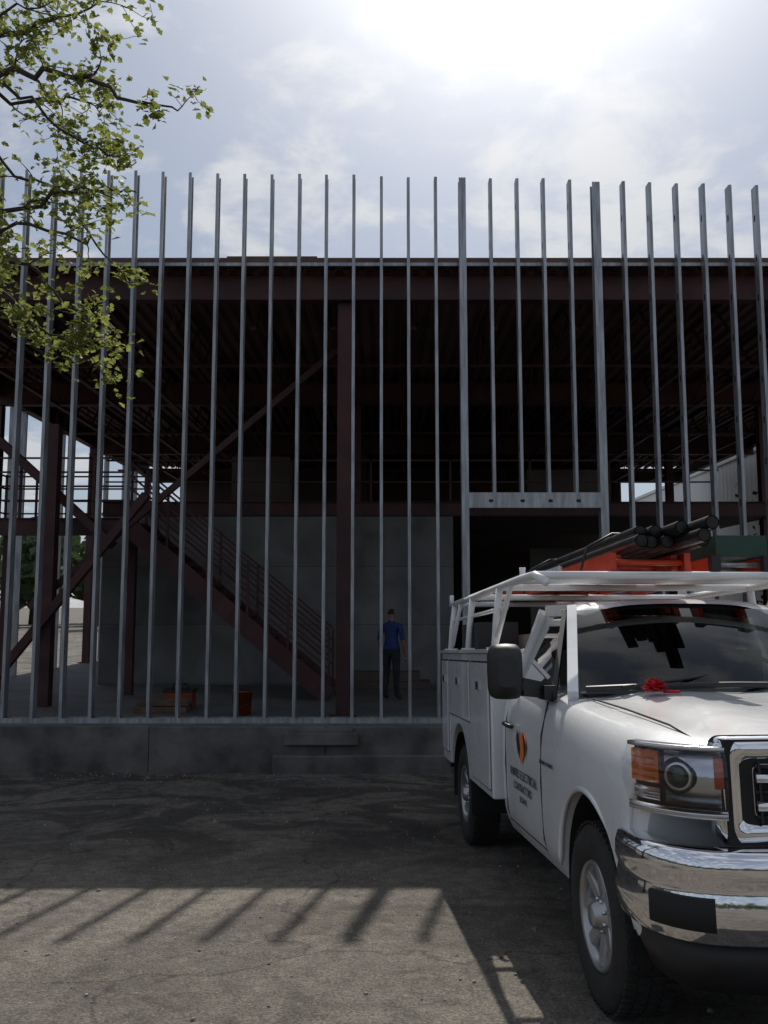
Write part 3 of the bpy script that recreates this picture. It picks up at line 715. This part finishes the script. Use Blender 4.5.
# utility body
b=MB()
UW=1.06
for s in(-1,1):
    xa,xb=sorted((s*UW,s*.66)); b.box(xa,xb,1.98,4.50,.60,1.60,'paint')
ub=b.obj('utility_boxes',truck)
cut(ub,[(3.5,.46,.53,-1.4,-.55),(3.5,.46,.53,.55,1.4)])
bv=ub.modifiers.new('b','BEVEL'); bv.width=.012; bv.segments=2; bv.limit_method='ANGLE'; bv.angle_limit=R(60)
b=MB()
for s in(-1,1):
    def pan(y0,y1,z0,z1):
        xa,xb=sorted((s*(UW+.002),s*(UW+.014))); b.box(xa,xb,y0,y1,z0,z1,'paint')
        xa,xb=sorted((s*(UW-.002),s*(UW+.0025))); b.box(xa,xb,y0-.014,y1+.014,z0-.014,z1+.014,'gap')
        xa,xb=sorted((s*(UW+.015),s*(UW+.025))); b.box(xa,xb,(y0+y1)/2-.06,(y0+y1)/2+.06,z1-.2,z1-.14,'chromed')
        xa,xb=sorted((s*(UW+.025),s*(UW+.028))); b.box(xa,xb,(y0+y1)/2-.03,(y0+y1)/2+.03,z1-.185,z1-.155,'gap')
    pan(2.04,2.80,.66,1.53); pan(2.88,4.02,1.06,1.53); pan(4.10,4.46,.70,1.53)
    xa,xb=sorted((s*(UW+.02),s*.64)); b.box(xa,xb,1.975,4.51,1.602,1.63,'paint')
    b.box(min(s*.7,s*.72)-.0,max(s*.7,s*.72),2.0,4.45,.62,1.0,'paint')
b.box(-.66,.66,2.0,4.45,.78,.82,'chromed'); b.box(-.66,.66,4.45,4.49,.8,1.35,'paint'); b.box(-.66,.66,1.98,2.02,.8,1.6,'paint')
b.box(-1.0,1.0,4.52,4.72,.5,.62,'chromed')
b.box(-.95,-.6,3.1,3.9,1.632,1.86,'seat'); b.box(-.6,.1,2.4,3.6,.83,1.75,'gyp')
b.obj('utility_panels',truck,bevel=.004)
# rack
b=MB(); RW='rackw'
RZ=2.08
for s in(-1,1):
    xr=s*.95
    b.tube([(xr*.93,1.02,RZ-.05),(xr*.98,1.12,RZ),(xr,1.4,RZ),(xr,4.55,RZ)],.028,RW,10)
    b.tube([(xr,1.9,RZ-.16),(xr,4.45,RZ-.16)],.016,RW,8)
    for y in(2.12,3.3,4.35):
        b.tube([(s*1.0,y,1.62),(s*.98,y,1.85),(xr,y,RZ)],.026,RW,10); b.box(min(s*.94,s*1.05),max(s*.94,s*1.05),y-.06,y+.06,1.631,1.645,RW)
    b.tube([(s*.98,2.14,1.68),(xr,1.72,RZ-.01)],.02,RW,8)
    b.tube([(s*.98,4.32,1.68),(xr,3.96,RZ-.01)],.02,RW,8)
    b.tube([(xr,4.55,RZ),(xr,4.55,RZ+.10)],.022,RW,8)
    b.tube([(xr*.98,1.45,RZ),(xr*.98,1.45,RZ+.08)],.02,RW,8)
for y in(1.12,1.5,2.12,3.3,4.35): b.tube([(-.94,y,RZ),(.94,y,RZ)],.026,RW,10)
b.obj('ladder_rack',truck)
# cargo on rack
b=MB()
zz0=RZ+.028
for i,(x,z) in enumerate(((-.44,.165),(-.35,.165),(-.26,.165),(-.17,.165),(-.39,.238),(-.30,.238),(-.215,.238),(-.08,.165),(-.12,.238))):
    y0=.62+random.uniform(0,.45); x=x+.12
    b.tube([(x,y0,zz0+z),(x,5.0+random.uniform(0,.3),zz0+z)],.042,'pipe',14,caps=False); b.tube([(x,y0,zz0+z),(x,y0+.004,zz0+z)],.036,'gap',14)
for sx in(-.42,.06):
    b.beam((sx,1.14,zz0+.06),(sx,4.9,zz0+.06),.04,.115,'orange')
for sx in(-.37,.0): b.beam((sx,1.2,zz0+.06),(sx,4.7,zz0+.06),.04,.10,'orange')
y=1.18
while y<4.8: b.tube([(-.42,y,zz0+.06),(.06,y,zz0+.06)],.022,'orange',8); y+=.3
for sx in(.24,.58):
    b.beam((sx,1.16,zz0+.05),(sx,4.9,zz0+.05),.035,.09,'orange')
y=1.22
while y<4.8: b.tube([(.24,y,zz0+.05),(.58,y,zz0+.05)],.016,'galv',8); y+=.3
b.box(.20,.26,1.10,1.155,zz0,zz0+.1,'black'); b.box(.54,.62,1.10,1.155,zz0,zz0+.1,'black')
b.box(.28,.62,1.2,2.4,zz0+.10,zz0+.24,'green')
b.tube([(-.75,1.2,zz0+.02),(-.72,4.8,zz0+.02)],.02,'galv',8)
for y in(1.55,3.2): b.tube([(-.52,y,zz0),(-.46,y,zz0+.2),(-.28,y,zz0+.295),(-.02,y,zz0+.29),(.10,y,zz0+.18),(.14,y,zz0)],.009,'black',6)
b.obj('rack_cargo',truck)
# red bow on hood
b=MB(); c=Vector((-.5,.36,1.40))
for i in range(80):
    a=random.uniform(0,6.28); e=random.uniform(.0,1.4); d=Vector((math.cos(a)*math.cos(e),math.sin(a)*math.cos(e),math.sin(e)*.9)); ln=random.uniform(.05,.095); sd=d.cross(Vector((.1,0,1))).normalized()*.02
    b.add([c,c+d*ln*.6+sd+Vector((0,0,.012)),c+d*ln,c+d*ln*.6-sd+Vector((0,0,.012))],[(0,1,2,3)],'redcloth')
b.tube([c+Vector((.05,0,0)),c+Vector((.1,-.03,.0)),c+Vector((.13,-.02,.0))],.008,'redcloth',6)
b.obj('red_bow',truck,recalc=False)
# ------------------------------------------------------------------ worker
def worker(name,x,y,z,rot,h=1.75,k_shirt='shirt'):
    V=[];E=[];RAD=[]
    def v(p,r): V.append(p);RAD.append(r);return len(V)-1
    pel=v((0,0,.95),(.15,.11)); sp=v((0,0,1.12),(.135,.1)); ch=v((0,0,1.32),(.165,.11)); nk=v((0,.01,1.47),(.06,.06)); n2=v((0,-.005,1.54),(.055,.055)); h1=v((0,-.015,1.63),(.078,.095)); h2=v((0,-.005,1.72),(.06,.075))
    E+=[(pel,sp),(sp,ch),(ch,nk),(nk,n2),(n2,h1),(h1,h2)]
    for s in(-1,1):
        sh=v((s*.19,0,1.40),(.065,.065)); el=v((s*.26,.03,1.13),(.045,.045)); wr=v((s*.25,-.08,.90),(.03,.03)); hd=v((s*.245,-.11,.83),(.03,.02))
        E.extend([(ch,sh),(sh,el),(el,wr),(wr,hd)])
        hp_=v((s*.1,0,.88),(.1,.1)); kn=v((s*.12,-.03*s,.50),(.068,.068)); an=v((s*.13,.03,.10),(.05,.05)); to=v((s*.15,-.13,.05),(.045,.035))
        E.extend([(pel,hp_),(hp_,kn),(kn,an),(an,to)])
    me=bpy.data.meshes.new(name); me.from_pydata(V,E,[]); o=bpy.data.objects.new('body',me); scene.collection.objects.link(o)
    m=o.modifiers.new('s','SKIN'); m.use_smooth_shade=True
    for i,r in enumerate(RAD): me.skin_vertices[0].data[i].radius=r
    me.skin_vertices[0].data[0].use_root=True
    s2=o.modifiers.new('ss','SUBSURF'); s2.levels=2; s2.render_levels=2
    bpy.context.view_layer.update(); applymods(o); me=o.data
    for k in('trouser',k_shirt,'skin','hair','boot'): me.materials.append(M[k])
    for p in me.polygons:
        c=p.center; i=1
        if c.z<.12: i=4
        elif c.z<.96 and abs(c.x)<.205: i=0
        elif abs(c.x)>.2 and c.z<1.13: i=2
        elif c.z>1.49: i=2
        if c.z>1.69 or (c.z>1.6 and c.y>.02): i=3
        p.material_index=i; p.use_smooth=True
    e=empty(name,(x,y,z),(0,0,rot)); e.scale=(h/1.77,)*3; o.parent=e
    b=MB()
    for s in(-1,1):
        for j in range(4):
            a=Vector((s*(.245+.0),-.135+.02*j-.0,.80)); b.tube([a,a+Vector((s*-.005,-.006,-.04)),a+Vector((s*-.015,-.0,-.065-.008*(j in(1,2)))) ],[.009,.008,.006],'skin',6)
        a=Vector((s*.235,-.135,.85)); b.tube([a,a+Vector((-s*.01,-.03,-.03)),a+Vector((-s*.01,-.035,-.055))],[.011,.009,.007],'skin',6)
        b.tube([(s*.076,.0,1.62),(s*.09,.005,1.64),(s*.078,.005,1.67)],[.008,.014,.008],'skin',6)
        b.tube([(s*.03,-.098,1.645),(s*.03,-.104,1.645)],[.011,.006],'hair',8)
    b.tube([(0,-.095,1.655),(0,-.122,1.62),(0,-.10,1.61)],[.008,.016,.008],'skin',8); b.tube([(-.025,-.096,1.582),(0,-.102,1.58),(.025,-.096,1.582)],.005,'redl',6)
    b.obj('face_and_hands',e)
worker('construction_worker',.13,15.1,-.035,R(150),1.62)
